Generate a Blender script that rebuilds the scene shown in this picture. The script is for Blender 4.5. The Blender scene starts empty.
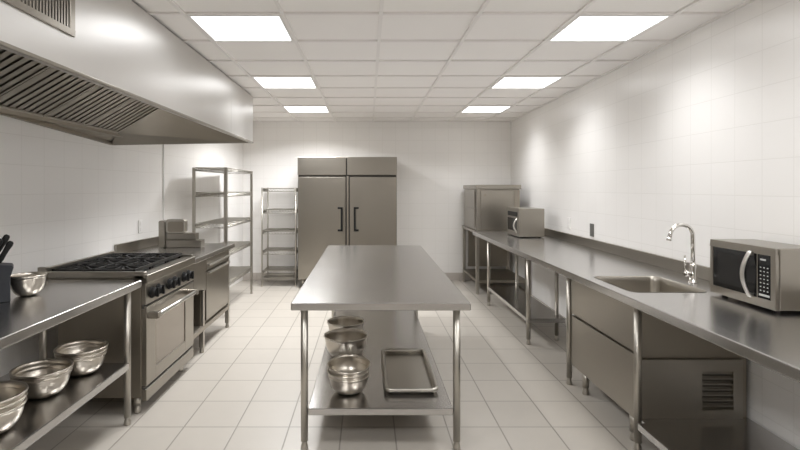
import bpy, bmesh, math, random
from mathutils import Vector, Matrix

random.seed(4)
S = bpy.context.scene
COL = S.collection
PI = math.pi

# ------------------------------------------------------------------ camera
cam = bpy.data.cameras.new('camera')
camo = bpy.data.objects.new('camera', cam)
COL.objects.link(camo)
camo.location = (0, 0, 1.5)
camo.rotation_euler = (PI / 2, 0, 0)
cam.sensor_fit = 'HORIZONTAL'
cam.sensor_width = 36.0
cam.lens = 22.5
cam.shift_x = 0.04
cam.shift_y = -0.04625
cam.clip_start = 0.05
S.camera = camo

# ------------------------------------------------------------------ world, exposure, lamp strength
w = bpy.data.worlds.new('world')
S.world = w
w.use_nodes = True
w.node_tree.nodes['Background'].inputs[0].default_value = (1, 0.98, 0.95, 1)
w.node_tree.nodes['Background'].inputs[1].default_value = 1.0
S.view_settings.view_transform = 'Standard'
S.view_settings.look = 'None'
S.view_settings.gamma = 1.0
S.view_settings.use_curve_mapping = False
S.view_settings.exposure = -0.17
S.cycles.max_bounces = 16
S.cycles.diffuse_bounces = 12
S.cycles.glossy_bounces = 8
LAMP_STRENGTH = 3.0          # the lit diffuser face
LAMP_WATTS = 26.0            # downward light of one panel
POWER = {(4, 10): .6, (8, 10): .34, (4, 13): 1.45, (8, 13): .42, (4, 16): 2.5, (8, 16): .5,
         (4, 7): .6, (8, 7): .75, (4, 4): 1.4, (8, 4): 1.1}    # strengths set unevenly to balance light on walls and floor
LAMP_SPREAD = math.radians(128)
LAMP_COLOR = (0.985, 0.99, 1.0, 1)

# ------------------------------------------------------------------ materials
def new_mat(name):
    m = bpy.data.materials.new(name)
    m.use_nodes = True
    nt = m.node_tree
    return m, nt, nt.nodes['Principled BSDF']

def plain(name, col, rough=0.5, metal=0.0, noise=0.03, spec=0.5):
    m, nt, p = new_mat(name)
    n = nt.nodes.new('ShaderNodeTexNoise')
    n.inputs['Scale'].default_value = 14
    tc = nt.nodes.new('ShaderNodeTexCoord')
    nt.links.new(tc.outputs['Object'], n.inputs['Vector'])
    mr = nt.nodes.new('ShaderNodeMapRange')
    mr.inputs['To Min'].default_value = max(0.02, rough - noise)
    mr.inputs['To Max'].default_value = rough + noise
    nt.links.new(n.outputs['Fac'], mr.inputs['Value'])
    nt.links.new(mr.outputs['Result'], p.inputs['Roughness'])
    p.inputs['Base Color'].default_value = (*col, 1)
    p.inputs['Metallic'].default_value = metal
    p.inputs['Specular IOR Level'].default_value = spec
    return m

def brushed(name, col, rough=0.28, grain=(3, 3, 120), bump=0.02, var=0.06, aniso=0.0, tangent='Z'):
    m, nt, p = new_mat(name)
    tc = nt.nodes.new('ShaderNodeTexCoord')
    mp = nt.nodes.new('ShaderNodeMapping')
    mp.inputs['Scale'].default_value = grain
    n = nt.nodes.new('ShaderNodeTexNoise')
    n.inputs['Scale'].default_value = 3.0
    n.inputs['Detail'].default_value = 4
    nt.links.new(tc.outputs['Object'], mp.inputs['Vector'])
    nt.links.new(mp.outputs['Vector'], n.inputs['Vector'])
    big = nt.nodes.new('ShaderNodeTexNoise')
    big.inputs['Scale'].default_value = 2.2
    big.inputs['Detail'].default_value = 2
    nt.links.new(tc.outputs['Object'], big.inputs['Vector'])
    ad = nt.nodes.new('ShaderNodeMath'); ad.operation = 'ADD'
    nt.links.new(n.outputs['Fac'], ad.inputs[0])
    ml = nt.nodes.new('ShaderNodeMath'); ml.operation = 'MULTIPLY_ADD'; ml.inputs[1].default_value = 0.4; ml.inputs[2].default_value = 0.3
    nt.links.new(big.outputs['Fac'], ml.inputs[0]); nt.links.new(ml.outputs[0], ad.inputs[1])
    mr = nt.nodes.new('ShaderNodeMapRange')
    mr.inputs['From Min'].default_value = 0.6
    mr.inputs['From Max'].default_value = 1.4
    mr.inputs['To Min'].default_value = rough - var
    mr.inputs['To Max'].default_value = rough + var
    nt.links.new(ad.outputs[0], mr.inputs['Value'])
    nt.links.new(mr.outputs['Result'], p.inputs['Roughness'])
    bp = nt.nodes.new('ShaderNodeBump')
    bp.inputs['Strength'].default_value = bump
    bp.inputs['Distance'].default_value = 0.002
    nt.links.new(n.outputs['Fac'], bp.inputs['Height'])
    nt.links.new(bp.outputs['Normal'], p.inputs['Normal'])
    p.inputs['Base Color'].default_value = (*col, 1)
    p.inputs['Metallic'].default_value = 1.0
    if aniso:
        p.inputs['Anisotropic'].default_value = aniso
        tg = nt.nodes.new('ShaderNodeTangent')
        tg.direction_type = 'RADIAL'; tg.axis = tangent
        nt.links.new(tg.outputs['Tangent'], p.inputs['Tangent'])
    return m

def tiled(name, col, line_col, axes, size, offset, line, rough, bump=0.25, vary=0.03, spec=0.5):
    """Tile grid in object coordinates: axes are two of 'XYZ'."""
    m, nt, p = new_mat(name)
    N = nt.nodes; L = nt.links
    tc = N.new('ShaderNodeTexCoord')
    sp = N.new('ShaderNodeSeparateXYZ')
    L.new(tc.outputs['Object'], sp.inputs[0])
    masks = []; cells = []
    for ax, sz, of in zip(axes, size, offset):
        a = N.new('ShaderNodeMath'); a.operation = 'SUBTRACT'; a.inputs[1].default_value = of
        L.new(sp.outputs[ax], a.inputs[0])
        d = N.new('ShaderNodeMath'); d.operation = 'DIVIDE'; d.inputs[1].default_value = sz
        L.new(a.outputs[0], d.inputs[0])
        fl = N.new('ShaderNodeMath'); fl.operation = 'FLOOR'; L.new(d.outputs[0], fl.inputs[0])
        cells.append(fl)
        pp = N.new('ShaderNodeMath'); pp.operation = 'PINGPONG'; pp.inputs[1].default_value = 0.5
        L.new(d.outputs[0], pp.inputs[0])
        mu = N.new('ShaderNodeMath'); mu.operation = 'MULTIPLY'; mu.inputs[1].default_value = sz
        L.new(pp.outputs[0], mu.inputs[0])
        masks.append(mu)
    mn = N.new('ShaderNodeMath'); mn.operation = 'MINIMUM'
    L.new(masks[0].outputs[0], mn.inputs[0]); L.new(masks[1].outputs[0], mn.inputs[1])
    mr = N.new('ShaderNodeMapRange'); mr.interpolation_type = 'SMOOTHSTEP'
    mr.inputs['From Min'].default_value = line * 0.4
    mr.inputs['From Max'].default_value = line
    L.new(mn.outputs[0], mr.inputs['Value'])
    cb = N.new('ShaderNodeCombineXYZ')
    L.new(cells[0].outputs[0], cb.inputs[0]); L.new(cells[1].outputs[0], cb.inputs[1])
    wn = N.new('ShaderNodeTexWhiteNoise'); wn.noise_dimensions = '3D'
    L.new(cb.outputs[0], wn.inputs['Vector'])
    nz = N.new('ShaderNodeTexNoise'); nz.inputs['Scale'].default_value = 9; nz.inputs['Detail'].default_value = 5
    L.new(tc.outputs['Object'], nz.inputs['Vector'])
    av = N.new('ShaderNodeMath'); av.operation = 'ADD'
    L.new(wn.outputs['Value'], av.inputs[0]); L.new(nz.outputs['Fac'], av.inputs[1])
    vr = N.new('ShaderNodeMapRange')
    vr.inputs['From Max'].default_value = 2.0
    vr.inputs['To Min'].default_value = 1 - vary; vr.inputs['To Max'].default_value = 1 + vary
    L.new(av.outputs[0], vr.inputs['Value'])
    hs = N.new('ShaderNodeHueSaturation')
    hs.inputs['Color'].default_value = (*col, 1)
    L.new(vr.outputs['Result'], hs.inputs['Value'])
    mx = N.new('ShaderNodeMix'); mx.data_type = 'RGBA'
    mx.inputs[6].default_value = (*line_col, 1)
    L.new(mr.outputs['Result'], mx.inputs[0])
    L.new(hs.outputs['Color'], mx.inputs[7])
    L.new(mx.outputs[2], p.inputs['Base Color'])
    bp = N.new('ShaderNodeBump'); bp.inputs['Strength'].default_value = bump; bp.inputs['Distance'].default_value = 0.002
    L.new(mr.outputs['Result'], bp.inputs['Height'])
    L.new(bp.outputs['Normal'], p.inputs['Normal'])
    p.inputs['Roughness'].default_value = rough
    p.inputs['Specular IOR Level'].default_value = spec
    return m

WALL_C = (0.87, 0.855, 0.835); WALL_L = (0.80, 0.785, 0.76)
M = {}
M['wall_side'] = tiled('glazed_wall_tile_side', WALL_C, WALL_L, 'YZ', (0.215, 0.205), (0.02, 0.02), 0.0035, 0.28, 0.2, 0.012)
M['wall_end'] = tiled('glazed_wall_tile_end', WALL_C, WALL_L, 'XZ', (0.215, 0.205), (0.02, 0.02), 0.0035, 0.3, 0.2, 0.012)
M['floor'] = tiled('floor_tile', (0.44, 0.408, 0.363), (0.24, 0.22, 0.19), 'XY', (0.33, 0.38), (0.165, 3.138), 0.0062, 0.38, 0.3, 0.05)
M['base'] = tiled('base_tile', (0.52, 0.48, 0.44), (0.4, 0.37, 0.34), 'XZ', (0.33, 0.5), (0.165, -0.2), 0.003, 0.4)
M['wall_front'] = plain('grey_painted_wall', (0.56, 0.53, 0.49), 0.6)
M['ceil'] = plain('ceiling_tile', (0.88, 0.86, 0.84), 0.9, noise=0.04, spec=0.2)
M['tbar'] = plain('ceiling_bar', (0.80, 0.78, 0.76), 0.55)
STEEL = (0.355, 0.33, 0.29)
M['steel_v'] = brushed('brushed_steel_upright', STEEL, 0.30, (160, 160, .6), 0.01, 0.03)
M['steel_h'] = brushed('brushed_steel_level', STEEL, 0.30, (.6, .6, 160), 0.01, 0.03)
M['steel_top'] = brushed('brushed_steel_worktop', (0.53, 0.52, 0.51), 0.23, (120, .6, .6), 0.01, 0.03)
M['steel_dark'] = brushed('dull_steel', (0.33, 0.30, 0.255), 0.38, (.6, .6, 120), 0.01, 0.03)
M['tube'] = brushed('satin_steel_tube', (0.48, 0.455, 0.41), 0.36, (1, 1, 8), 0.0, 0.02)
M['hood'] = brushed('brushed_hood_steel', (0.72, 0.71, 0.695), 0.37, (1, 160, 1), 0.01, 0.03, aniso=0.5)
M['bowl'] = brushed('spun_steel', (0.56, 0.52, 0.46), 0.29, (1, 1, 120), 0.01, 0.02)
M['hood_inner'] = brushed('dark_hood_lining', (0.20, 0.18, 0.15), 0.42, (.6, .6, 90), 0.01, 0.03)  # darker brown than the other hood steel, for the inner end sheet
M['chrome'] = plain('chrome', (0.75, 0.73, 0.70), 0.08, 1.0, 0.02)
M['bar'] = plain('polished_bar', (0.66, 0.64, 0.60), 0.3, 1.0, 0.02)
M['black'] = plain('black_plastic', (0.010, 0.010, 0.010), 0.42, spec=0.25)
M['iron'] = plain('cast_iron', (0.014, 0.0135, 0.013), 0.45, 0.0, 0.08, spec=0.35)
M['dark'] = plain('dark_recess', (0.06, 0.055, 0.048), 0.6)
M['glass'] = plain('black_glass', (0.006, 0.006, 0.006), 0.10, spec=0.3)
M['mesh_glass'] = plain('microwave_screen', (0.014, 0.0135, 0.013), 0.25, spec=0.3)
M['oven_glass'] = plain('bronzed_oven_glass', (0.30, 0.27, 0.235), 0.14, 0.85)
M['grey_block'] = plain('slate_grey_block', (0.028, 0.030, 0.035), 0.5, spec=0.3)
M['white'] = plain('white_plastic', (0.82, 0.81, 0.79), 0.35)
M['outlet_grey'] = plain('grey_outlet', (0.22, 0.215, 0.205), 0.4, 0.5)
M['print'] = plain('pale_key_print', (0.55, 0.55, 0.53), 0.5)
M['rubber'] = plain('rubber_foot', (0.10, 0.095, 0.09), 0.7)
def emitter(name, strength):
    m, nt, p = new_mat(name)
    p.inputs['Base Color'].default_value = (0.9, 0.9, 0.9, 1)
    p.inputs['Emission Color'].default_value = LAMP_COLOR
    p.inputs['Emission Strength'].default_value = strength
    return m
M['lamp'] = emitter('lit_diffuser', LAMP_STRENGTH)

# ------------------------------------------------------------------ mesh builder
class MB:
    def __init__(self):
        self.v = []; self.f = []; self.sm = []; self.mi = []
        self.cur = 0
    def add(self, vs, fs, smooth=False):
        b = len(self.v)
        self.v += [tuple(v) for v in vs]
        for f in fs:
            self.f.append(tuple(i + b for i in f)); self.sm.append(smooth); self.mi.append(self.cur)
        return self
    def box(self, x0, x1, y0, y1, z0, z1):
        vs = [(x, y, z) for z in (z0, z1) for y in (y0, y1) for x in (x0, x1)]
        return self.add(vs, [(0, 2, 3, 1), (4, 5, 7, 6), (0, 1, 5, 4), (2, 6, 7, 3), (0, 4, 6, 2), (1, 3, 7, 5)])
    def prism(self, poly, z0, z1):
        n = len(poly)
        if sum(poly[i][0] * poly[(i + 1) % n][1] - poly[(i + 1) % n][0] * poly[i][1] for i in range(n)) < 0:
            poly = poly[::-1]
        vs = [(x, y, z0) for x, y in poly] + [(x, y, z1) for x, y in poly]
        fs = [tuple(range(n - 1, -1, -1)), tuple(range(n, 2 * n))]
        fs += [(i, (i + 1) % n, n + (i + 1) % n, n + i) for i in range(n)]
        return self.add(vs, fs)
    def extr(self, poly3, vec, smooth=False):
        """closed solid from a planar 3D loop pushed along vec"""
        n = len(poly3); vec = Vector(vec)
        vs = [Vector(p) for p in poly3] + [Vector(p) + vec for p in poly3]
        fs = [tuple(range(n - 1, -1, -1)), tuple(range(n, 2 * n))]
        b = len(self.v)
        self.add(vs, fs)
        self.add([], [])
        for i in range(n):
            self.f.append((b + i, b + (i + 1) % n, b + n + (i + 1) % n, b + n + i)); self.sm.append(smooth); self.mi.append(self.cur)
        return self
    def tube(self, pts, r, seg=12, closed=False):
        pts = [Vector(p) for p in pts]; n = len(pts)
        rs = r if isinstance(r, (list, tuple)) else [r] * n
        vs = []; prev = None
        for i, p in enumerate(pts):
            if closed:
                d = (pts[(i + 1) % n] - pts[i - 1]).normalized()
            else:
                a = pts[max(i - 1, 0)]; c = pts[min(i + 1, n - 1)]
                d = (c - a).normalized()
            if prev is None:
                up = Vector((0, 0, 1)) if abs(d.z) < 0.9 else Vector((1, 0, 0))
                u = d.cross(up).normalized()
            else:
                u = (prev - d * prev.dot(d)).normalized()
            prev = u
            t = d.cross(u)
            for k in range(seg):
                a = 2 * PI * k / seg
                vs.append(p + (u * math.cos(a) + t * math.sin(a)) * rs[i])
        fs = []
        m = n if closed else n - 1
        for i in range(m):
            for k in range(seg):
                k2 = (k + 1) % seg; i2 = (i + 1) % n
                fs.append((i * seg + k, i * seg + k2, i2 * seg + k2, i2 * seg + k))
        self.add(vs, fs, True)
        if not closed:
            b = len(self.v) - len(vs)
            self.f.append(tuple(b + k for k in range(seg - 1, -1, -1))); self.sm.append(False); self.mi.append(self.cur)
            self.f.append(tuple(b + (n - 1) * seg + k for k in range(seg))); self.sm.append(False); self.mi.append(self.cur)
        return self
    def cyl(self, a, b, r, seg=20, r2=None):
        return self.tube([a, b], [r, r if r2 is None else r2], seg)
    def lathe(self, c, prof, seg=40):
        """prof: list of (radius, height), closed profile loops allowed; axis vertical through c"""
        vs = []; fs = []
        n = len(prof)
        for k in range(seg):
            a = 2 * PI * k / seg
            for r, h in prof:
                vs.append((c[0] + r * math.cos(a), c[1] + r * math.sin(a), c[2] + h))
        for k in range(seg):
            k2 = (k + 1) % seg
            for i in range(n - 1):
                fs.append((k * n + i, k2 * n + i, k2 * n + i + 1, k * n + i + 1))
        return self.add(vs, fs, True)
    def build(self, name, mat, parent=None, bevel=0.0, seg=2, loc=None):
        me = bpy.data.meshes.new(name)
        off = Vector(loc) if loc is not None else Vector((0, 0, 0))
        if parent is not None:
            r = parent
            while r is not None:
                off += r.location; r = r.parent
        me.from_pydata([tuple(Vector(v) - off) for v in self.v], [], self.f)
        me.polygons.foreach_set('use_smooth', self.sm)
        mats = mat if isinstance(mat, (list, tuple)) else [mat]
        for mm in mats:
            me.materials.append(mm)
        if len(mats) > 1:
            me.polygons.foreach_set('material_index', self.mi)
        me.update()
        bm = bmesh.new(); bm.from_mesh(me)
        bmesh.ops.remove_doubles(bm, verts=bm.verts, dist=1e-6)
        bmesh.ops.recalc_face_normals(bm, faces=bm.faces)
        bm.to_mesh(me); bm.free()
        o = bpy.data.objects.new(name, me)
        COL.objects.link(o)
        if parent is not None:
            o.parent = parent
        elif loc is not None:
            o.location = loc
        if bevel:
            md = o.modifiers.new('bevel', 'BEVEL'); md.width = bevel; md.segments = seg
            md.limit_method = 'ANGLE'; md.angle_limit = math.radians(50)
            md.harden_normals = False
        return o

def tag(o, label, cat, group=None):
    o['label'] = label; o['category'] = cat
    if group: o['group'] = group
    return o
def thing(name, label, cat, loc, group=None):
    o = bpy.data.objects.new(name, None); COL.objects.link(o)
    o.empty_display_size = 0.1; o.location = loc
    return tag(o, label, cat, group)
def struct(o):
    o['kind'] = 'structure'; return o

def XL(y): return -(2.661 - 0.0764 * y)      # left wall face
def XR(y): return 2.16 + 0.021 * y           # right wall face
YB = 8.15; YF = -2.6; ZC = 2.576

# ------------------------------------------------------------------ room shell
struct(MB().prism([(-3.1, YF - .2), (2.6, YF - .2), (2.6, YB + .2), (-3.1, YB + .2)], -0.1, 0.0).build('floor', M['floor']))
mb = MB(); mb.prism([(XL(YF), YF), (XL(YB), YB), (XL(YB) - .15, YB), (XL(YF) - .15, YF)], 0, ZC)
struct(mb.build('wall_left', M['wall_side']))
mb = MB(); mb.prism([(XR(YF), YF), (XR(YB), YB), (XR(YB) + .15, YB), (XR(YF) + .15, YF)], 0, ZC)
struct(mb.build('wall_right', M['wall_side']))
struct(MB().box(-2.4, 2.55, YB, YB + .15, 0, ZC).build('wall_back', M['wall_end']))
struct(MB().box(-3.05, 2.45, YF - .15, YF, 0, ZC).build('wall_front', M['wall_front']))
struct(MB().prism([(XL(YB) + .002, YB - .012), (XR(YB) - .002, YB - .012), (XR(YB) - .002, YB), (XL(YB) + .002, YB)], 0, 0.12).build('baseboard_back', M['base'], bevel=.002))

# ceiling with its grid of bars; light cells are recessed openings filled by the panels
GX = [0.08 + 0.61 * k for k in range(-6, 5)]
GY = [3.10 + 0.577 * k for k in range(-10, 10)]
mb = MB()
mb.prism([(-3.1, YF - .2), (2.6, YF - .2), (2.6, YB + .2), (-3.1, YB + .2)], ZC + .012, ZC + .1)
mb.cur = 1
def inside(y): return YF < y < YB
for x in GX:
    # bar stays inside the room
    if x < -2.05:
        ymax = (x + 2.661) / 0.0764 - .1
    else:
        ymax = YB
    if x > 2.16: continue
    if ymax <= YF: continue
    mb.box(x - .012, x + .012, YF, ymax, ZC - .002, ZC + .013)
for y in GY:
    if inside(y):
        mb.box(XL(y) + .01, XR(y) - .01, y - .012, y + .012, ZC - .0015, ZC + .013)
mb.cur = 1
for s, X in ((1, XL), (-1, XR)):
    mb.prism([(X(YF), YF), (X(YB), YB), (X(YB) + s * .02, YB), (X(YF) + s * .02, YF)], ZC - .002, ZC + .013)
mb.box(XL(YB), XR(YB), YB - .02, YB, ZC - .002, ZC + .013)
struct(mb.build('ceiling', [M['ceil'], M['tbar']]))

def ceiling_light(ix, iy, label):
    x0 = GX[ix] ; y0 = GY[iy]; x1 = x0 + .61; y1 = y0 + .577
    r = thing('ceiling_light', label, 'ceiling light', ((x0 + x1) / 2, (y0 + y1) / 2, ZC), 'recessed ceiling light panels')
    m = MB()
    a = .014; b = .028
    zb = ZC - .003; zt = ZC + .012
    m.box(x0 + a, x1 - a, y0 + a, y0 + b, zb, zt); m.box(x0 + a, x1 - a, y1 - b, y1 - a, zb, zt)
    m.box(x0 + a, x0 + b, y0 + b, y1 - b, zb, zt); m.box(x1 - b, x1 - a, y0 + b, y1 - b, zb, zt)
    m.build('frame', M['white'], r)
    m = MB(); m.box(x0 + b, x1 - b, y0 + b, y1 - b, ZC + .002, ZC + .011)
    m.build('diffuser', M['lamp'], r)
    l = bpy.data.lights.new('panel_light', 'AREA'); l.shape = 'RECTANGLE'; l.size = .54; l.size_y = .51
    l.energy = LAMP_WATTS * POWER[(ix, iy)]; l.spread = math.radians(172) if iy < 10 else (math.radians(150) if (ix, iy) == (4, 16) else LAMP_SPREAD); l.color = LAMP_COLOR[:3]
    lo = bpy.data.objects.new('panel_light', l); COL.objects.link(lo); lo.parent = r
    lo.location = (0, 0, -.006)
# columns: GX index 4 is x=-1.14 , 8 is x=1.30
rows = {10: 'nearest the camera', 13: 'second from the camera', 16: 'farthest, close to the back wall'}
for iy, t in rows.items():
    ceiling_light(4, iy, 'lit square ceiling panel beside the range hood, ' + t if iy < 16 else 'smallest lit ceiling panel on the range side, above the wire rack and refrigerator')
    ceiling_light(8, iy, 'lit square ceiling panel on the sink wall side, ' + t)
for iy in (4, 7):   # unseen panels added in line with the rows, wide-spread as fill light
    for ix in (4, 8):
        ceiling_light(ix, iy, 'unseen ceiling panel added as fill light, in line with the same rows')

# light seam strip on left wall
y = 5.46
struct(MB().prism([(XL(y), y), (XL(y + .035), y + .035), (XL(y + .035) + .014, y + .035), (XL(y) + .014, y)], 0.0, ZC - .003).build('trim_1', M['white'], bevel=.003))

# ------------------------------------------------------------------ shared pieces
def leg(m, x, y, z1, r=.02, foot=True, sq=False, z0=0.0):
    if sq:
        m.box(x - r, x + r, y - r, y + r, z0 + (.05 if foot else 0), z1)
    else:
        m.cyl((x, y, z0 + (.05 if foot else 0)), (x, y, z1), r, 20)
    if foot:
        m.lathe((x, y, z0), [(0, 0), (r * .95, 0), (r * 1.05, .008), (r * .9, .03), (r * .7, .04), (r * .7, .055), (0, .055)], 20)
def legpart(x, y, z1, parent, r=.02, sq=False, z0=0.0, foot=True, name='leg'):
    m = MB(); leg(m, x, y, z1, r, foot, sq, z0)
    return m.build(name, M['tube'], parent, bevel=.003 if sq else 0)

def plate_hole(outer, inner, z0, z1):
    """slab with a hole: returns MB"""
    bm = bmesh.new()
    def ring(pts, z):
        vs = [bm.verts.new((p[0], p[1], z)) for p in pts]
        return vs, [bm.edges.new((vs[i], vs[(i + 1) % len(vs)])) for i in range(len(vs))]
    rings = []
    for z in (z0, z1):
        vo, eo = ring(outer, z); vi, ei = ring(inner, z)
        bmesh.ops.triangle_fill(bm, edges=eo + ei, use_beauty=True)
        rings.append((vo, vi))
    for k in (0, 1):
        a, b = rings[0][k], rings[1][k]
        n = len(a)
        for i in range(n):
            bm.faces.new((a[i], a[(i + 1) % n], b[(i + 1) % n], b[i]))
    bm.verts.index_update()
    m = MB()
    m.add([v.co.copy() for v in bm.verts], [tuple(v.index for v in f.verts) for f in bm.faces])
    bm.free()
    return m

def rrect(x0, x1, y0, y1, r, n=6):
    pts = []
    for cx, cy, a0 in ((x1 - r, y1 - r, 0), (x0 + r, y1 - r, PI / 2), (x0 + r, y0 + r, PI), (x1 - r, y0 + r, 1.5 * PI)):
        for k in range(n + 1):
            a = a0 + PI / 2 * k / n
            pts.append((cx + r * math.cos(a), cy + r * math.sin(a)))
    return pts

def loft(m, rings, smooth=True, cap=None):
    n = len(rings[0]); vs = [p for r in rings for p in r]; fs = []
    for j in range(len(rings) - 1):
        for i in range(n):
            i2 = (i + 1) % n
            fs.append((j * n + i, j * n + i2, (j + 1) * n + i2, (j + 1) * n + i))
    m.add(vs, fs, smooth)
    if cap is not None:
        m.add(rings[cap], [tuple(range(n))])

# ------------------------------------------------------------------ mixing bowls
def bowl_mesh(d, h):
    R = d / 2; t = .0022
    out = [(0, 0.0), (R * .36, 0.0), (R * .44, .003)]
    for k in range(1, 12):
        a = k / 11
        out.append((R * (.44 + .53 * math.sin(a * PI / 2) ** .8), .003 + (h - .003) * (1 - math.cos(a * PI / 2)) ** .9))
    rim = [(R * .985, h + .001), (R * 1.01, h + .002), (R * 1.015, h - .002), (R * 1.005, h - .005)]
    prof = [(0, t)] + [(max(0, r - t * 1.2), z + t * .9) for r, z in out[1:]] 
    prof = prof + [(R * .985, h + .004), (R * 1.02, h + .004), (R * 1.028, h - .002), (R * 1.015, h - .006), (R * .985, h - .005)] + out[::-1][1:]
    m = MB(); m.lathe((0, 0, 0), prof, 56)
    return m
def bowl(x, y, z, d, h, label, group=None, tilt=(0, 0)):
    o = bowl_mesh(d, h).build('mixing_bowl', M['bowl'])
    o.location = (x, y, z); o.rotation_euler = (tilt[0], tilt[1], 0)
    tag(o, label, 'bowl', group)
    return o

# ------------------------------------------------------------------ central work table
TX = 0.072
T = thing('work_table', 'stainless steel island table with undershelf standing alone in mid floor', 'table', (TX, 4.2, 0))
m = MB()
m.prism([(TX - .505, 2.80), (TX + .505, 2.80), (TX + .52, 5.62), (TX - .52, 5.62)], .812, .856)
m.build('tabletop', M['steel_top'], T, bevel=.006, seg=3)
for sx in (-1, 1):
    for yy in (2.87, 5.3):
        legpart(TX + sx * .437, yy, .815, T, r=.021)
m = MB()
m.prism([(TX - .415, 2.855), (TX + .415, 2.855), (TX + .415, 5.32), (TX - .415, 5.32)], .2, .24)
m.build('undershelf', M['steel_top'], T, bevel=.005)

G1 = 'nested bowls on the island table shelf'
bowl(-.12, 3.10, .2405, .25, .105, 'lowest bowl of the stack nearest the front on the island table shelf', G1)
bowl(-.12, 3.10, .2650, .255, .112, 'middle bowl, its rim showing, in the front stack on the island table shelf', G1, tilt=(.03, -.02))
bowl(-.118, 3.105, .300, .26, .112, 'topmost open bowl of the front stack on the island table shelf', G1, tilt=(.10, 0))
bowl(-.165, 3.74, .2405, .325, .16, 'deep single steel bowl between the front stack and rearmost bowl, island shelf', 'single bowls on the island table shelf')
bowl(-.185, 4.15, .2405, .305, .155, 'rearmost steel bowl on the island table shelf, behind the deep bowl', 'single bowls on the island table shelf')

# baking tray with thick rolled rim
def tray():
    r = thing('baking_tray', 'rectangular steel baking tray with thick rolled rim on the island table shelf', 'tray', (.27, 3.45, .2405))
    z = .2405
    m = MB()
    A = rrect(.105, .43, 3.04, 3.80, .04)
    B = rrect(.125, .41, 3.06, 3.78, .03)
    def at(P, h): return [(p[0], p[1], z + h) for p in P]
    loft(m, [at(A, .028), at(B, .003), at(rrect(.13, .405, 3.065, 3.775, .025), .0), ], True)
    m.add(at(B, .003), [tuple(range(len(B)))])
    m.add(at(rrect(.13, .405, 3.065, 3.775, .025), 0), [tuple(range(len(B)))])
    m.build('pan', M['tube'], r)
    m = MB(); m.tube([(p[0], p[1], z + .028) for p in rrect(.112, .423, 3.047, 3.793, .035)], .0135, 10, closed=True)
    m.build('rim', M['tube'], r)
tray()

# ------------------------------------------------------------------ left foreground bench
L = thing('prep_bench', 'stainless steel bench with lower shelf of bowls, beside the gas range', 'table', (-1.8, 2.0, 0))
ya, yb = .7, 3.26
m = MB(); m.prism([(-1.455, ya), (-1.475, yb), (XL(yb) + .004, yb), (XL(ya) + .004, ya)], .852, .90)
m.build('worktop', M['steel_top'], L, bevel=.005, seg=3)
for yy in (.85, 3.17):
    legpart(-1.525, yy, .854, L, r=.021)
    legpart(-2.06, yy, .854, L, r=.021)
m = MB(); m.prism([(-1.475, ya + .1), (-1.49, 3.12), (-2.12, 3.12), (-2.12, ya + .1)], .366, .41)
m.build('undershelf', M['steel_top'], L, bevel=.004)

bowl(-1.905, 2.80, .9005, .18, .112, 'small steel bowl standing alone on the bench beside the knife block')
Z = .4105
G2 = 'nested bowls at the image edge of the bench shelf'
bowl(-1.70, 2.23, Z, .29, .115, 'lowest bowl of the three-high stack farthest from the range, bench shelf', G2)
bowl(-1.70, 2.23, Z + .024, .295, .118, 'middle bowl of the three-high stack farthest from the range, bench shelf', G2)
bowl(-1.70, 2.23, Z + .050, .30, .118, 'top bowl of the three-high stack farthest from the range, bench shelf', G2)
G3 = 'pair of nested bowls on the bench shelf'
bowl(-1.72, 2.64, Z, .27, .115, 'lower bowl of the two-high middle stack on the bench shelf', G3)
bowl(-1.72, 2.64, Z + .022, .28, .118, 'upper bowl of the two-high middle stack on the bench shelf', G3)
G4 = 'nested bowls on the bench shelf next to the range'
bowl(-1.69, 2.95, Z, .26, .108, 'lowest bowl of the three-high stack next to the range, bench shelf', G4)
bowl(-1.69, 2.95, Z + .020, .27, .110, 'middle bowl of the three-high stack next to the range, bench shelf', G4)
bowl(-1.69, 2.95, Z + .042, .275, .110, 'top bowl of the three-high stack next to the range, bench shelf', G4)

# knife block and knives
KP = Vector((-1.885, 2.635, 0)); KA = math.radians(35)
def kmap(lx, ly, z):   # block frame: lx across, ly deep
    return Vector((KP.x + lx * math.cos(KA) - ly * math.sin(KA), KP.y + lx * math.sin(KA) + ly * math.cos(KA), z))
m = MB()
prof = [(-.24, .9005), (0, .9005), (0, 1.03), (.014, 1.078), (.008, 1.09), (-.24, 1.125)]
m.extr([tuple(kmap(x, 0, z)) for x, z in prof], tuple(kmap(0, .12, 0) - kmap(0, 0, 0)))
tag(m.build('knife_block', M['grey_block'], bevel=.004, loc=tuple(kmap(-.1, .05, .9005))), 'dark slate grey knife block on the bench at the left edge', 'knife block')
kn = [(-.055, .03, .125, 'lowest-handled knife in the block, nearest the small bowl'),
      (-.085, .085, .155, 'tallest knife in the block, its round handle end standing highest'),
      (-.105, .03, .135, 'second knife from the bowl in the front row of the block'),
      (-.145, .08, .15, 'knife behind the front row, toward the image edge, in the block'),
      (-.165, .03, .14, 'outermost knife of the front row in the block, at image edge')]
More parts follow.
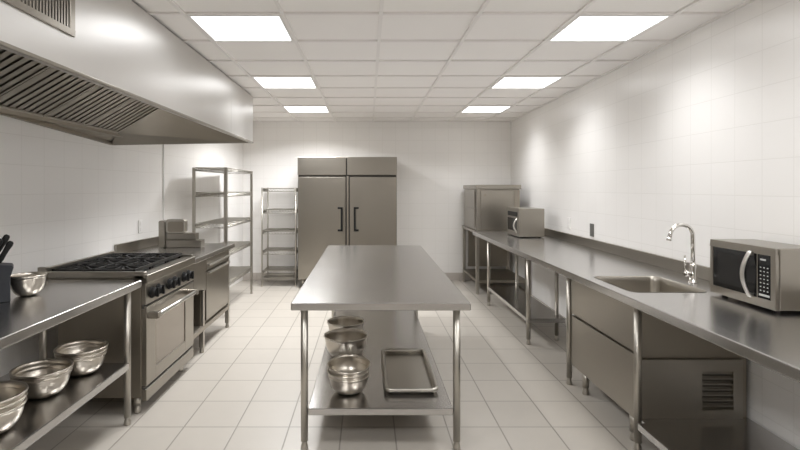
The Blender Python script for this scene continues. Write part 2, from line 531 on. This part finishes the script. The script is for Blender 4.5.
for lx, ly, ln, lab in kn:
    zt_ = 1.09 + (.008 - lx) * .141
    base = kmap(lx, ly, zt_)
    r = thing('kitchen_knife', lab, 'knife', tuple(base), 'black-handled knives in the knife block')
    lean = math.radians(27)
    ex = kmap(1, 0, 0) - kmap(0, 0, 0); ey = kmap(0, 1, 0) - kmap(0, 0, 0)
    d = ex * math.sin(lean) + Vector((0, 0, 1)) * math.cos(lean)
    u = ex * math.cos(lean) - Vector((0, 0, 1)) * math.sin(lean)
    m = MB(); rings = []
    for q, wd in ((0.010, .011), (.03, .014), (.06, .0125), (.09, .0135), (ln * .9, .016), (ln, .014), (ln + .007, .008)):
        c = base + d * q
        rings.append([tuple(c + u * (wd * math.cos(a)) + ey * (wd * .7 * math.sin(a))) for a in [2 * PI * k / 14 for k in range(14)]])
    loft(m, rings, True)
    m.add(rings[-1], [tuple(range(14))]); m.add(rings[0], [tuple(range(14))])
    m.build('handle', M['black'], r)
    m = MB()
    m.extr([tuple(base + u * a + d * b - ey * .001) for a, b in ((.008, .012), (-.008, .012), (-.008, .003), (.008, .007))], tuple(ey * .002))
    m.build('blade', M['chrome'], r)

# ------------------------------------------------------------------ gas range
R = thing('gas_range', 'stainless steel gas range with black grates, six knobs and oven door', 'cooker', (-1.8, 3.8, 0))
Y0, Y1 = 3.30, 4.22
m = MB()
m.box(-2.05, -1.50, Y0 + .005, Y1, .11, .86)
m.build('body', M['steel_dark'], R, bevel=.003)
m = MB()   # top tray frame round the burners
XI = -1.55
m.box(-2.13, -1.475, Y0, Y0 + .045, .895, .945)
m.box(-2.13, -1.475, Y1 - .02, Y1, .895, .940)
m.box(XI, -1.455, Y0, Y1, .865, .925)
m.box(-2.13, XI, Y0, Y1, .86, .897)
m.build('cooktop', M['steel_h'], R, bevel=.006, seg=3)
m = MB()
m.box(-2.155, -2.131, Y0, Y1, .86, .970); m.box(-2.175, -2.115, Y0 - .012, Y0 + .02, .905, .978)
m.build('backguard', M['steel_h'], R, bevel=.004)
m = MB(); m.box(-2.128, XI - .002, Y0 + .048, Y1 - .022, .8975, .903)
m.build('drip_tray', M['iron'], R)
for k in range(3):
    a = Y0 + .055 + k * .281; b = a + .272
    g = MB(); zg = .946; r_ = .008
    xa, xb = -2.115, XI - .02
    for (p, q) in (((xa, a), (xb, a)), ((xa, b), (xb, b)), ((xa, a), (xa, b)), ((xb, a), (xb, b)), (((xa + xb) / 2, a), ((xa + xb) / 2, b))):
        g.box(min(p[0], q[0]) - .007, max(p[0], q[0]) + .007, min(p[1], q[1]) - .007 + .007, max(p[1], q[1]) + .007 - .007 if p[1] != q[1] else q[1] + .012, zg - .012, zg + .008)
    for cx in ((xa * 3 + xb) / 4, (xa + 3 * xb) / 4):
        cy = (a + b) / 2
        for k2 in range(8):
            an = k2 * PI / 4
            e = Vector((math.cos(an), math.sin(an), 0))
            r0 = .035; r1 = .135 if k2 % 2 == 0 else .16
            pu = Vector((-e.y, e.x, 0)) * .005
            p0 = Vector((cx, cy, zg + .012)) + e * r0; p1 = Vector((cx, cy, zg + .006)) + e * r1
            g.extr([tuple(p0 - pu), tuple(p1 - pu), tuple(p1 + pu), tuple(p0 + pu)], (0, 0, -.018))
    for cx in (xa + .005, xb - .005):
        for cy in (a + .01, b - .01):
            g.box(cx - .008, cx + .008, cy - .008, cy + .008, .903, zg)
    g.build('grate', M['iron'], R)
    for cx in ((xa * 3 + xb) / 4, (xa + 3 * xb) / 4):
        bu = MB()
        bu.lathe((cx, (a + b) / 2, .903), [(0, 0), (.055, 0), (.055, .008), (.045, .016), (.04, .024), (.036, .028), (0, .03)], 24)
        bu.build('burner', M['steel_dark'] if k != 1 else M['iron'], R)
# front: control panel
XFr = -1.47
m = MB(); m.box(-1.50, XFr, Y0 + .01, Y1, .725, .866)
cp = m.build('control_panel', M['steel_h'], R, bevel=.004)
for ky in (3.40, 3.50, 3.69, 3.79, 3.98, 4.08):
    m = MB()
    kz = .792
    m.cyl((XFr, ky, kz), (XFr + .008, ky, kz), .040, 24)
    m.cyl((XFr + .008, ky, kz), (XFr + .034, ky, kz), .034, 24, r2=.029)
    m.box(XFr + .030, XFr + .048, ky - .008, ky + .008, kz - .031, kz + .031)
    m.build('knob', M['black'], R, bevel=.002)
m = MB(); m.box(-1.50, XFr - .012, Y0 + .012, Y1, .70, .724)
m.build('vent_gap', M['dark'], R)
D = MB()
dy0, dy1, dz0, dz1 = Y0 + .015, Y1 - .012, .185, .712
wy0, wy1, wz0, wz1 = 3.46, 4.02, .27, .605
D.box(-1.50, XFr + .002, dy0, wy0, dz0, dz1); D.box(-1.50, XFr + .002, wy1, dy1, dz0, dz1)
D.box(-1.50, XFr + .002, wy0, wy1, dz0, wz0); D.box(-1.50, XFr + .002, wy0, wy1, wz1, dz1)
door = D.build('oven_door', M['steel_h'], R, bevel=.0025)
m = MB(); m.box(-1.50, XFr - .004, wy0, wy1, wz0, wz1); m.build('window', M['oven_glass'], door)
m = MB()
hz = .652; hx = XFr + .062
m.cyl((hx, 3.33, hz), (hx, 4.10, hz), .015, 18)
m.build('handle', M['bar'], door)
for hy in (3.345, 4.085):
    m = MB(); m.box(XFr, hx + .018, hy - .022, hy + .022, hz - .022, hz + .022)
    m.build('handle_bracket', M['steel_h'], door, bevel=.006)
m = MB(); m.box(-1.50, XFr - .01, dy0, dy1, .165, .184); m.build('shadow_gap', M['dark'], R)
m = MB(); m.box(-1.50, XFr + .002, dy0, dy1, .085, .163); m.build('kick_panel', M['steel_h'], R, bevel=.004)
for lx in (-1.54, -2.0):
    for ly in (3.34, 4.10):
        m = MB(); leg(m, lx, ly, .115, .022); m.build('leg', M['tube'], R)

# ------------------------------------------------------------------ far left counter
C = thing('counter_unit', 'stainless steel counter with small drawer and door between range and shelving', 'counter', (-1.8, 4.9, 0))
Y0, Y1 = 4.225, 5.45
m = MB(); m.prism([(-1.46, Y0), (-1.45, Y1), (XL(Y1) + .03, Y1), (XL(Y0) + .03, Y0)], .856, .90)
m.build('worktop', M['steel_top'], C, bevel=.006, seg=3)
m = MB(); m.prism([(XL(4.55) + .028, 4.55), (XL(Y1) + .028, Y1), (XL(Y1) + .004, Y1), (XL(4.55) + .004, 4.55)], .856, .985)
m.build('backsplash', M['steel_h'], C, bevel=.003)
# apron over the open slot with a rounded lower corner
m = MB()
pts = [(4.227, .855), (4.227, .61)]
for k in range(7):
    a = k / 6 * PI / 2
    pts.append((4.227 + .27 * math.sin(a), .61 - .035 * (1 - math.cos(a))))
pts += [(4.545, .572), (4.545, .855)]
m.extr([(-1.495, p[0], p[1]) for p in pts], (.022, 0, 0))
m.build('apron', M['steel_h'], C, bevel=.002)
for yy in (4.56, 5.38):
    for xx in (-1.515, -2.1):
        legpart(xx, yy, .858, C, r=.02, sq=True)
m = MB(); m.box(-2.0, -1.50, 4.23, 4.54, .21, .25)
m.box(-1.52, -1.49, 4.23, 5.36, .205, .245)
m.build('bottom_rail', M['steel_dark'], C, bevel=.002)
m = MB(); m.box(-2.0, -1.98, 4.23, 4.54, .25, .855); m.box(-2.0, -1.52, 4.535, 4.55, .25, .855)
m.build('slot_lining', M['steel_dark'], C)
m = MB(); m.box(-2.0, -1.515, 4.585, 5.355, .245, .855); m.build('cabinet_body', M['steel_dark'], C, bevel=.002)
m = MB(); m.box(-1.514, -1.492, 4.62, 5.33, .275, .725); dr = m.build('cabinet_door', M['steel_h'], C, bevel=.003)
m = MB(); m.box(-1.491, -1.462, 4.64, 5.31, .705, .722); m.build('handle', M['bar'], dr, bevel=.003)
m = MB(); m.box(-1.514, -1.492, 4.62, 5.33, .74, .85); dr = m.build('drawer', M['steel_h'], C, bevel=.003)
m = MB(); m.box(-1.491, -1.462, 4.64, 5.31, .775, .792); m.build('handle', M['bar'], dr, bevel=.003)

# stepped machine on the counter
A = thing('countertop_machine', 'stepped stainless steel machine with rounded head standing on counter by wall', 'appliance', (-1.9, 5.08, .9))
m = MB(); m.box(-2.03, -1.675, 5.02, 5.13, .9005, .977); m.build('base', M['steel_h'], A, bevel=.005)
m = MB(); m.box(-2.03, -1.73, 5.03, 5.12, .978, 1.045); m.build('carriage', M['steel_h'], A, bevel=.006)
m = MB()
pr = rrect(-2.04, -1.845, 1.046, 1.185, .03)
m.extr([(p[0], 5.035, p[1]) for p in pr], (0, .08, 0))
hd = m.build('head', M['tube'], A, bevel=.003)
m = MB(); pr = rrect(-2.015, -1.86, 1.058, 1.163, .022); m.extr([(p[0], 5.031, p[1]) for p in pr], (0, .003, 0))
m.build('face_panel', M['steel_dark'], hd)
m = MB(); pr = rrect(-2.105, -2.042, .9005, 1.172, .02); m.extr([(p[0], 5.02, p[1]) for p in pr], (0, .11, 0)); m.build('side_post', M['steel_v'], A, bevel=.004)

# ------------------------------------------------------------------ wire shelving
def wire_shelf(parent, x0, x1, y0, y1, z, step=.03, hgt=.032, r=.003, solid=False):
    m = MB()
    for zz in (z, z - hgt):
        m.tube([(x0, y0, zz), (x1, y0, zz), (x1, y1, zz), (x0, y1, zz)], r * 1.5, 6, closed=True)
    # zig-zag truss on the four sides
    def zig(p, q, n):
        p = Vector(p); q = Vector(q); pts = []
        for i in range(n + 1):
            c = p.lerp(q, i / n); pts.append((c.x, c.y, z - (hgt if i % 2 else 0)))
        m.tube(pts, r, 5)
    nx = max(6, int((x1 - x0) / .022)); ny = max(6, int((y1 - y0) / .022))
    zig((x0, y0, 0), (x1, y0, 0), nx); zig((x0, y1, 0), (x1, y1, 0), nx)
    zig((x0, y0, 0), (x0, y1, 0), ny); zig((x1, y0, 0), (x1, y1, 0), ny)
    if solid:
        m.box(x0, x1, y0, y1, z, z + .006)
    else:
        n = int((x1 - x0) / step)
        for i in range(1, n):
            x = x0 + (x1 - x0) * i / n
            m.box(x - r, x + r, y0, y1, z - r, z + r)
        for k in (1, 2, 3):
            y = y0 + (y1 - y0) * k / 4
            m.box(x0, x1, y - r, y + r, z - 3 * r, z - r)
    return m.build('shelf', M['tube'], parent)

W = thing('shelving_unit', 'tall five-tier steel shelving rack at end of the range wall', 'shelving', (-1.85, 6.45, 0))
x0, x1, y0, y1 = -2.03, -1.655, 5.83, 7.10
for xx in (x0, x1):
    for yy in (y0, y1):
        legpart(xx, yy, 1.74, W, r=.016, sq=True, name='post')
wire_shelf(W, x0, x1, y0, y1, 1.735, solid=True, hgt=.03)
for z in (1.445, 1.08, .74, .385):
    wire_shelf(W, x0, x1, y0, y1, z, hgt=.045, step=.02, r=.004)

W = thing('wire_rack', 'small five-tier chrome wire rack between shelving and refrigerator', 'shelving', (-1.36, 7.8, 0))
x0, x1, y0, y1 = -1.615, -1.10, 7.62, 8.06
for xx in (x0, x1):
    for yy in (y0, y1):
        legpart(xx, yy, 1.505, W, r=.012, name='post')
for z in (1.495, 1.165, .85, .54, .235, .12):
    if z == .12: continue
    wire_shelf(W, x0, x1, y0, y1, z, hgt=.05, step=.02, r=.0035)
wire_shelf(W, x0, x1, y0, y1, .13, hgt=.03, step=.02, r=.0035)

# ------------------------------------------------------------------ refrigerator
F = thing('refrigerator', 'double-door stainless steel refrigerator with black handles against back wall', 'refrigerator', (-.31, 7.8, 0))
fy = 7.45
m = MB(); m.box(-1.05, .432, fy + .045, 8.12, .13, 1.962); m.build('body', M['steel_v'], F, bevel=.004)
m = MB(); m.box(-1.04, .422, fy + .030, fy + .046, .14, 1.95); m.build('gap_shade_backing', M['dark'], F)  # dark sheet added behind the doors so the gaps look shaded
for a, b in ((-1.05, -.330), (-.312, .432)):
    m = MB(); m.box(a, b, fy, fy + .029, 1.695, 1.962); m.build('header_panel', M['steel_h'], F, bevel=.004)
m = MB(); m.box(-.316, -.29, fy + .006, fy + .029, .14, 1.672); m.build('center_strip', M['steel_dark'], F, bevel=.002)
for s, a, b in ((1, -1.04, -.335), (-1, -.272, .422)):
    m = MB(); m.box(a, b, fy, fy + .029, .14, 1.664); d = m.build('door', M['steel_h'], F, bevel=.006, seg=3)
    hx = b - .055 if s == 1 else a + .075
    m = MB()
    m.box(hx - .014, hx + .014, fy - .055, fy - .03, .86, 1.215)
    for hz in (.872, 1.203):
        m.box(hx - .014 - (.045 if s == 1 else 0), hx + .014 + (.045 if s == -1 else 0), fy - .055, fy - .002, hz - .014, hz + .014)
    m.build('handle', M['black'], d, bevel=.003)
for xx in (-.98, .36):
    for yy in (fy + .1, 8.05):
        legpart(xx, yy, .132, F, r=.025)

# ------------------------------------------------------------------ right run: long sink counter
def XF(y): return 1.425 + .004 * y
K = thing('sink_counter', 'long stainless steel counter with inset sink and backsplash along the wall', 'counter', (1.8, 4.0, 0))
ya, yb = .7, 6.95
outer = [(XF(ya), ya), (XR(ya) - .004, ya), (XR(yb) - .004, yb), (XF(yb), yb)]
sx0, sx1, sy0, sy1 = 1.515, 1.97, 2.87, 3.40
inner = rrect(sx0, sx1, sy0, sy1, .06)
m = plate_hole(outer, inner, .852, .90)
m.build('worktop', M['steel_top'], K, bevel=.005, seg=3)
m = MB(); m.prism([(XR(ya) - .025, ya), (XR(yb) - .025, yb), (XR(yb) - .004, yb), (XR(ya) - .004, ya)], .9, .985)
m.build('backsplash', M['steel_h'], K, bevel=.003)
m = MB()
def rz(g, z, r): return [(p[0], p[1], z) for p in rrect(sx0 + g + (.062 if z < .87 else 0), sx1 - g, sy0 + g + (.065 if z < .87 else 0), sy1 - g, r)]
loft(m, [rz(-.0005, .9015, .06), rz(.004, .893, .058), rz(.008, .86, .055), rz(.012, .73, .05), rz(.02, .712, .045), rz(.04, .70, .035)], True, cap=-1)
m.build('sink_basin', M['steel_v'], K)
m = MB(); m.lathe((1.745, 3.13, .7005), [(0, .001), (.03, .001), (.042, .004), (.045, 0)], 24); m.build('drain', M['chrome'], K)
LX = 1.54
for yy in (2.855, 3.825, 4.80, 6.38):
    legpart(LX, yy, .854, K, r=.021)
legpart(1.50 + .04, 1.0, .854, K, r=.021)
for xx, yy in ((1.86, 4.93), (1.86, 6.25), (2.1, 1.0)):
    legpart(xx, yy, .854, K, r=.019)
m = MB(); m.box(LX - .015, 1.89, 4.78, 6.40, .21, .25); m.build('undershelf', M['steel_top'], K, bevel=.004)
m = MB(); m.prism([(LX - .015, .95), (XR(.95) - .02, .95), (XR(2.9) - .02, 2.903), (1.57, 2.903), (1.57, 2.83), (LX - .015, 2.83)], .13, .17)
m.build('undershelf', M['steel_top'], K, bevel=.004)
# cross rails under worktop
for a, b in ((4.82, 6.36), (1.02, 2.83)):
    m = MB(); m.box(LX - .012, LX + .012, a, b, .81, .852); m.build('apron_rail', M['steel_dark'], K, bevel=.002)

# drawer cabinet under the sink
B = thing('drawer_cabinet', 'two-drawer stainless steel cabinet standing under the sink', 'cabinet', (1.85, 3.3, 0))
m = MB(); m.box(1.565, 2.10, 2.925, 3.775, .16, .695)
m.box(1.565, 2.20, 2.905, 2.925, .16, .845)
m.box(1.565, 2.16, 3.775, 3.79, .16, .845)
m.build('body', M['steel_dark'], B, bevel=.003)
for a, b in ((.553, .845), (.165, .537)):
    m = MB(); m.box(1.540, 1.563, 2.89, 3.79, a, b); m.build('drawer', M['steel_h'], B, bevel=.004)
for xx in (1.585, 2.05):
    for yy in (2.98, 3.64):
        legpart(xx, yy, .162, B, r=.024)

# equipment box with louvres beside it
E = thing('louvred_steel_box', 'low steel equipment box with louvred vent at end of the drawer cabinet', 'appliance', (1.9, 2.87, .17))
X1 = 2.16
m = MB()
vx0, vx1, vz0, vz1 = 1.925, 2.105, .22, .44
ya, yb = 2.880, 2.903
m.box(1.565, vx0, ya, yb, .1705, .51); m.box(vx1, X1, ya, yb, .1705, .51)
m.box(vx0, vx1, ya, yb, .1705, vz0); m.box(vx0, vx1, ya, yb, vz1, .51)
m.box(vx0, vx1, yb - .008, yb, vz0, vz1)
m.build('body', M['steel_h'], E)
n = 7
for i in range(n):
    zc = vz0 + (vz1 - vz0) * (i + .5) / n
    m = MB(); m.extr([(vx0, ya + .002, zc + .004), (vx0, ya + .002, zc + .010), (vx0, ya + .013, zc - .006), (vx0, ya + .013, zc - .012)][::-1], (vx1 - vx0, 0, 0))
    m.build('louvre', M['steel_h'], E)

# faucet
Q = thing('faucet', 'chrome gooseneck faucet standing behind the sink', 'faucet', (2.06, 3.17, .9))
fx, fyy = 2.06, 3.17
m = MB()
m.lathe((fx, fyy, .9002), [(0, 0), (.028, 0), (.028, .006), (.02, .012), (.02, .10), (.016, .13), (.0, .135)], 24)
m.build('base', M['chrome'], Q)
m = MB()
pts = [(fx, fyy, 1.0), (fx, fyy, 1.17)]
rr = .072
for k in range(1, 15):
    a = PI * k / 14 * .93
    pts.append((fx - rr + rr * math.cos(a), fyy, 1.195 + rr * math.sin(a)))
e = pts[-1]; pts.append((e[0] - .008, fyy, e[2] - .03))
m.tube(pts, .0125, 14)
m.cyl((e[0] - .006, fyy, e[2] - .024), (e[0] - .011, fyy, e[2] - .045), .0145, 14)
m.build('spout', M['chrome'], Q)
m = MB()
m.tube([(fx - .015, fyy - .0, .955), (fx - .05, fyy - .0, .96)], .019, 14)
m.tube([(fx - .045, fyy, .96), (fx - .05, fyy, 1.01), (fx - .052, fyy, 1.075)], [.008, .006, .006], 10)
m.build('lever', M['chrome'], Q)

# large microwave
def microwave():
    x0, x1, y0, y1, z0, z1 = 1.935, XR(2.37) - .03, 2.375, 2.83, .915, 1.212
    r = thing('microwave', 'large silver microwave with black glass door and curved handle on counter', 'microwave', (2.06, 2.6, .9))
    m = MB(); m.box(x0 + .02, x1, y0, y1, z0, z1); m.build('case', M['steel_h'], r, bevel=.006)
    m = MB()   # silver front surround
    ys = y0 + .115   # split between door and keypad
    m.box(x0, x0 + .0195, y0 + .001, y1 - .001, z0, z0 + .042); m.box(x0, x0 + .0195, y0 + .001, y1 - .001, z1 - .036, z1)
    m.box(x0, x0 + .0195, y1 - .022, y1 - .001, z0 + .042, z1 - .036)
    m.box(x0, x0 + .0195, y0 + .001, y0 + .03, z0 + .042, z1 - .036)
    m.box(x0, x0 + .0195, ys - .004, ys + .002, z0 + .042, z1 - .036)
    m.build('front_frame', M['steel_h'], r, bevel=.003)
    m = MB(); m.box(x0 + .004, x0 + .019, ys + .002, y1 - .022, z0 + .042, z1 - .036); d = m.build('door', M['glass'], r)
    m = MB(); m.box(x0 + .002, x0 + .0042, ys + .075, y1 - .06, z0 + .065, z1 - .062); m.build('window', M['mesh_glass'], d)
    m = MB()
    pts = []; n = 12
    yh = ys + .035
    vs = []; fs = []
    for i in range(n + 1):
        t = i / n; z = z0 + .035 + (z1 - z0 - .065) * t
        bow = math.sin(PI * t)
        cx = x0 - .008 - .03 * bow; cy = yh + .012 * bow + 0
        pts.append((cx, cy, z))
    rings = [[(p[0] + .006 * math.cos(a), p[1] + .014 * math.sin(a), p[2]) for a in [2 * PI * k / 12 for k in range(12)]] for p in pts]
    loft(m, rings, True, cap=0); m.add(rings[-1], [tuple(range(12))])
    m.box(x0 - .012, x0 + .004, yh - .012, yh + .012, z0 + .035, z0 + .055); m.box(x0 - .012, x0 + .004, yh - .012, yh + .012, z1 - .05, z1 - .03)
    m.build('handle', M['bar'], d)
    m = MB(); m.box(x0 + .003, x0 + .019, y0 + .03, ys - .004, z0 + .042, z1 - .036); kp = m.build('keypad', M['glass'], r)
    m = MB()
    for i in range(7):
        for j in range(3):
            yy = y0 + .042 + j * .022; zz = z0 + .078 + i * .019
            m.box(x0 + .002, x0 + .003, yy + .003, yy + .011, zz, zz + .005)
    m.box(x0 + .002, x0 + .003, y0 + .038, ys - .012, z0 + .054, z0 + .064)
    m.box(x0 + .002, x0 + .003, y0 + .06, y0 + .095, z1 - .068, z1 - .060)
    m.build('key_print', M['print'], kp)
    for xx in (x0 + .05, x1 - .04):
        for yy in (y0 + .05, y1 - .05):
            m = MB(); m.cyl((xx, yy, .9004), (xx, yy, z0 + .001), .014, 12); m.build('foot', M['rubber'], r)
microwave()

def small_microwave():
    x0, x1, y0, y1, z0, z1 = 1.805, 2.12, 6.0, 6.50, .912, 1.252
    r = thing('microwave', 'small boxy silver microwave at the far end of the long counter', 'microwave', (1.96, 6.25, .9))
    m = MB(); m.box(x0 + .02, x1, y0, y1, z0, z1); m.build('case', M['steel_v'], r, bevel=.006)
    m = MB(); m.box(x0 + .004, x0 + .0198, y0, y1, z0, z1); fr = m.build('front_frame', M['steel_h'], r, bevel=.004)
    m = MB(); m.box(x0, x0 + .0038, y0 + .09, y1 - .04, z0 + .06, z0 + .215); m.build('window', M['glass'], r)
    m = MB(); m.box(x0, x0 + .0038, y0 + .06, y1 - .04, z0 + .24, z0 + .295); m.build('control_strip', M['black'], r)
    m = MB()
    pts = [(x0 - .002 - .04 * math.sin(PI * t / 8), y0 + .055, z0 + .05 + .165 * t / 8) for t in range(9)]
    m.tube(pts, .009, 10); m.build('handle', M['bar'], r)
    for xx in (x0 + .05, x1 - .04):
        for yy in (y0 + .05, y1 - .05):
            m = MB(); m.cyl((xx, yy, .9004), (xx, yy, z0 + .001), .015, 12); m.build('foot', M['rubber'], r)
small_microwave()

# far machine and its stand
P = thing('equipment_stand', 'steel stand with lower shelf carrying the cube-shaped cabinet in back corner', 'table', (1.9, 7.5, 0))
m = MB(); m.box(1.52, 2.27, 7.0, 8.1, .855, .893); m.build('top', M['steel_h'], P, bevel=.004)
for xx in (1.545, 2.24):
    for yy in (7.06, 8.03):
        legpart(xx, yy, .857, P, r=.022, sq=True)
m = MB(); m.box(1.53, 2.25, 7.05, 8.05, .165, .20); m.build('undershelf', M['steel_dark'], P, bevel=.003)
m = MB(); m.box(1.60, 2.22, 7.98, 8.0, .25, .85); m.box(1.60, 2.22, 8.0, 8.03, .25, .3); m.build('back_panel', M['steel_dark'], P)

V = thing('steel_cabinet_oven', 'large cube-shaped stainless steel cabinet on the stand in back corner', 'appliance', (1.9, 7.5, .9))
m = MB(); m.box(1.545, 2.155, 7.11, 8.02, .8935, 1.485); m.build('body', M['steel_v'], V, bevel=.006)
m = MB(); m.box(1.53, 2.172, 7.08, 8.04, 1.486, 1.545); m.build('top_cap', M['steel_h'], V, bevel=.005)
m = MB(); m.box(1.60, 2.07, 7.095, 7.109, .93, 1.465); d = m.build('front_panel', M['steel_h'], V, bevel=.004)
m = MB(); m.cyl((1.66, 7.092, 1.40), (1.66, 7.095, 1.40), .018, 20); m.build('badge', M['steel_dark'], d)
for a, b in ((.93, 1.20), (1.21, 1.465)):
    m = MB(); m.box(1.533, 1.544, 7.2, 7.95, a, b); m.build('side_door', M['steel_h'], V, bevel=.003)
m = MB(); m.box(2.074, 2.154, 7.095, 7.109, .93, 1.465); m.build('edge_strip', M['steel_dark'], V)

# ------------------------------------------------------------------ outlets
def outlet(name, wall, y, z, w_, h_, mat, label):
    X = XR(y) if wall == 'R' else XL(y); s = -1 if wall == 'R' else 1
    r = thing(name, label, 'outlet', (X, y, z))
    m = MB(); a = s * .001; b = s * .009
    m.box(min(X + a, X + b), max(X + a, X + b), y - w_ / 2, y + w_ / 2, z - h_ / 2, z + h_ / 2)
    m.build('cover_plate', mat, r, bevel=.003)
    for dz in (-h_ * .22, h_ * .22):
        m = MB(); c = X + b; e = X + s * .012
        m.box(min(c, e), max(c, e), y - w_ * .25, y + w_ * .25, z + dz - h_ * .14, z + dz + h_ * .14)
        m.build('socket', mat, r, bevel=.001)
outlet('wall_outlet', 'R', 5.05, 1.075, .085, .13, M['outlet_grey'], 'dark grey wall outlet above the long sink counter')
outlet('wall_outlet', 'R', 5.66, 1.10, .085, .13, M['white'], 'white wall outlet between grey outlet and small microwave')
outlet('wall_outlet', 'L', 5.0, 1.115, .085, .13, M['white'], 'white wall outlet above the counter beyond the gas range')

# ------------------------------------------------------------------ extractor hood
H = thing('range_hood', 'long stainless steel extractor hood mounted above the gas range', 'hood', (-1.8, 3.0, 2.0))
hx = -1.35
zb = 2.03; zt = ZC - .004
ya, ysm, ye = -.6, 4.93, 5.87
m = MB(); m.box(hx - .012, hx, ya, ysm, zb, zt)
fp = m.build('front_panel', M['hood'], H, bevel=.003)
m = MB(); m.box(hx - .012, hx, ysm + .006, ye, zb, zt); m.build('front_panel', M['hood'], H, bevel=.003)
m = MB(); m.box(hx - .03, hx + .004, ya, ye + .004, zb - .006, zb + .012); m.build('lip', M['steel_h'], H, bevel=.003)
# slanted far end: outer and inner sheet
def hrear(y):   # height of rear rim
    return 1.885 + (4.5 - y) * .077 if y > 3 else 2.0
yr = 4.5
def quad_solid(m, q, t):
    q = [Vector(p) for p in q]; n = (q[1] - q[0]).cross(q[2] - q[0]).normalized() * t
    vs = q + [p + n for p in q]
    m.add(vs, [(3, 2, 1, 0), (4, 5, 6, 7), (0, 1, 5, 4), (1, 2, 6, 5), (2, 3, 7, 6), (3, 0, 4, 7)])
FE = (-1.43, 4.3, 2.40); RE = (-2.16, 4.3, 1.975)
xr = XL(yr) + .006
m = MB()
# inner slanted baffle end, from filter end down to lip corner and rear corner
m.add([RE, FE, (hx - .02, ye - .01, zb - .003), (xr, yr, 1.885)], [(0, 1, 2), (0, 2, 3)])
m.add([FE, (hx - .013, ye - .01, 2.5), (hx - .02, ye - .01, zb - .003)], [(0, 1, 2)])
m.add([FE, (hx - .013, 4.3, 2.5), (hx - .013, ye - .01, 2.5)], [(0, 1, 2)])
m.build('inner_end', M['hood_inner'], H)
m = MB()
m.add([(hx - .002, ye, zb), (hx - .002, ye, zt), (xr, yr, zt), (xr, yr, 1.885)], [(0, 1, 2, 3)])
m.build('end_panel', M['hood'], H)
# rear gutter
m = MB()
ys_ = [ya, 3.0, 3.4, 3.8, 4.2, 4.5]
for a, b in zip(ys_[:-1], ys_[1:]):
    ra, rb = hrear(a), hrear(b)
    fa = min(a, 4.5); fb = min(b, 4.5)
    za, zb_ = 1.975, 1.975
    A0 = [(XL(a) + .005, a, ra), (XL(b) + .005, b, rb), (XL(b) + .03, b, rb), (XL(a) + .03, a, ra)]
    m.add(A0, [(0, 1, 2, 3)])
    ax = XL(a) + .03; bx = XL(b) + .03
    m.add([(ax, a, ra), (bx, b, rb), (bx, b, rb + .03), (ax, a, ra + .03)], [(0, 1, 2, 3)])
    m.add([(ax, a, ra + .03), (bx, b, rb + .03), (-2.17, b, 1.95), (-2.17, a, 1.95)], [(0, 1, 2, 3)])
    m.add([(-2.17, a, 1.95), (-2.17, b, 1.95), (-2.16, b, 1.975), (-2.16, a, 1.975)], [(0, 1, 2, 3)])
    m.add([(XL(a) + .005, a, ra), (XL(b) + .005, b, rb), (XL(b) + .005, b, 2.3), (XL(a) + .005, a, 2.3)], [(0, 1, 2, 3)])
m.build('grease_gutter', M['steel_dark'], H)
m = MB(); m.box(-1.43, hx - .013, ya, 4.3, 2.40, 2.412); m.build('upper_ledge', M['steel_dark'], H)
# baffle filters, each with slats running across the slope
u = Vector((-1.43 + 2.16, 0, 2.40 - 1.975)); ul = u.length; u.normalize(); nrm = Vector((-u.z, 0, u.x))   # up-facing normal
per = .062; fl = .49
y = 4.3; idx = 0
while y - fl > .2:
    f0, f1 = y - fl, y
    m = MB()
    o0 = Vector((-2.16, 0, 1.975))
    def slab(ya_, yb_, s0, s1, n0, n1, m=m):
        P0 = [o0 + u * s + nrm * n_ for s, n_ in ((s0, n0), (s1, n0), (s1, n1), (s0, n1))]
        m.extr([(p.x, ya_, p.z) for p in P0][::-1], (0, yb_ - ya_, 0))
    slab(f0 + .002, f0 + .018, 0, ul, -.005, .03); slab(f1 - .018, f1 - .002, 0, ul, -.005, .03)
    slab(f0 + .018, f1 - .018, 0, .02, -.005, .03); slab(f0 + .018, f1 - .018, ul - .02, ul, -.005, .03)
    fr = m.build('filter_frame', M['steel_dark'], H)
    ns = int((fl - .036) / per)
    m = MB()
    wd = (fl - .036) / ns
    for i in range(ns):
        c = f0 + .018 + wd * (i + .5)
        def sl(ya_, yb_, n0, n1): slab(ya_, yb_, .02, ul - .02, n0, n1, m)
        sl(c - wd * .34, c + wd * .34, 0, .002)
        sl(c - wd * .34, c - wd * .30, 0, .016); sl(c + wd * .30, c + wd * .34, 0, .016)
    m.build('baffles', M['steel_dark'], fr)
    m = MB(); slab(f0 + .018, f1 - .018, .02, ul - .02, .04, .044, m); m.build('filter_backing', M['dark'], fr)
    y -= fl + .002; idx += 1
# front grille
gy0, gy1, gz0, gz1 = 1.0, 2.29, 2.19, 2.53
m = MB()
m.box(hx, hx + .010, gy0, gy1, gz0, gz0 + .028); m.box(hx, hx + .010, gy0, gy1, gz1 - .03, gz1)
m.box(hx, hx + .010, gy1 - .035, gy1, gz0 + .028, gz1 - .03); m.box(hx, hx + .010, gy0, gy0 + .035, gz0 + .028, gz1 - .03)
m.box(hx, hx + .010, 1.88, 1.91, gz0 + .028, gz1 - .03); m.box(hx, hx + .010, 1.45, 1.48, gz0 + .028, gz1 - .03)
gr = m.build('grille', M['steel_h'], H, bevel=.002)
m = MB(); m.box(hx, hx + .001, gy0 + .03, gy1 - .03, gz0 + .02, gz1 - .02); m.build('grille_backing', M['dark'], gr)
m = MB()
yy = gy0 + .04
while yy < gy1 - .04:
    m.box(hx + .001, hx + .008, yy, yy + .010, gz0 + .028, gz1 - .03); yy += .0205
m.build('slats', M['steel_h'], gr)
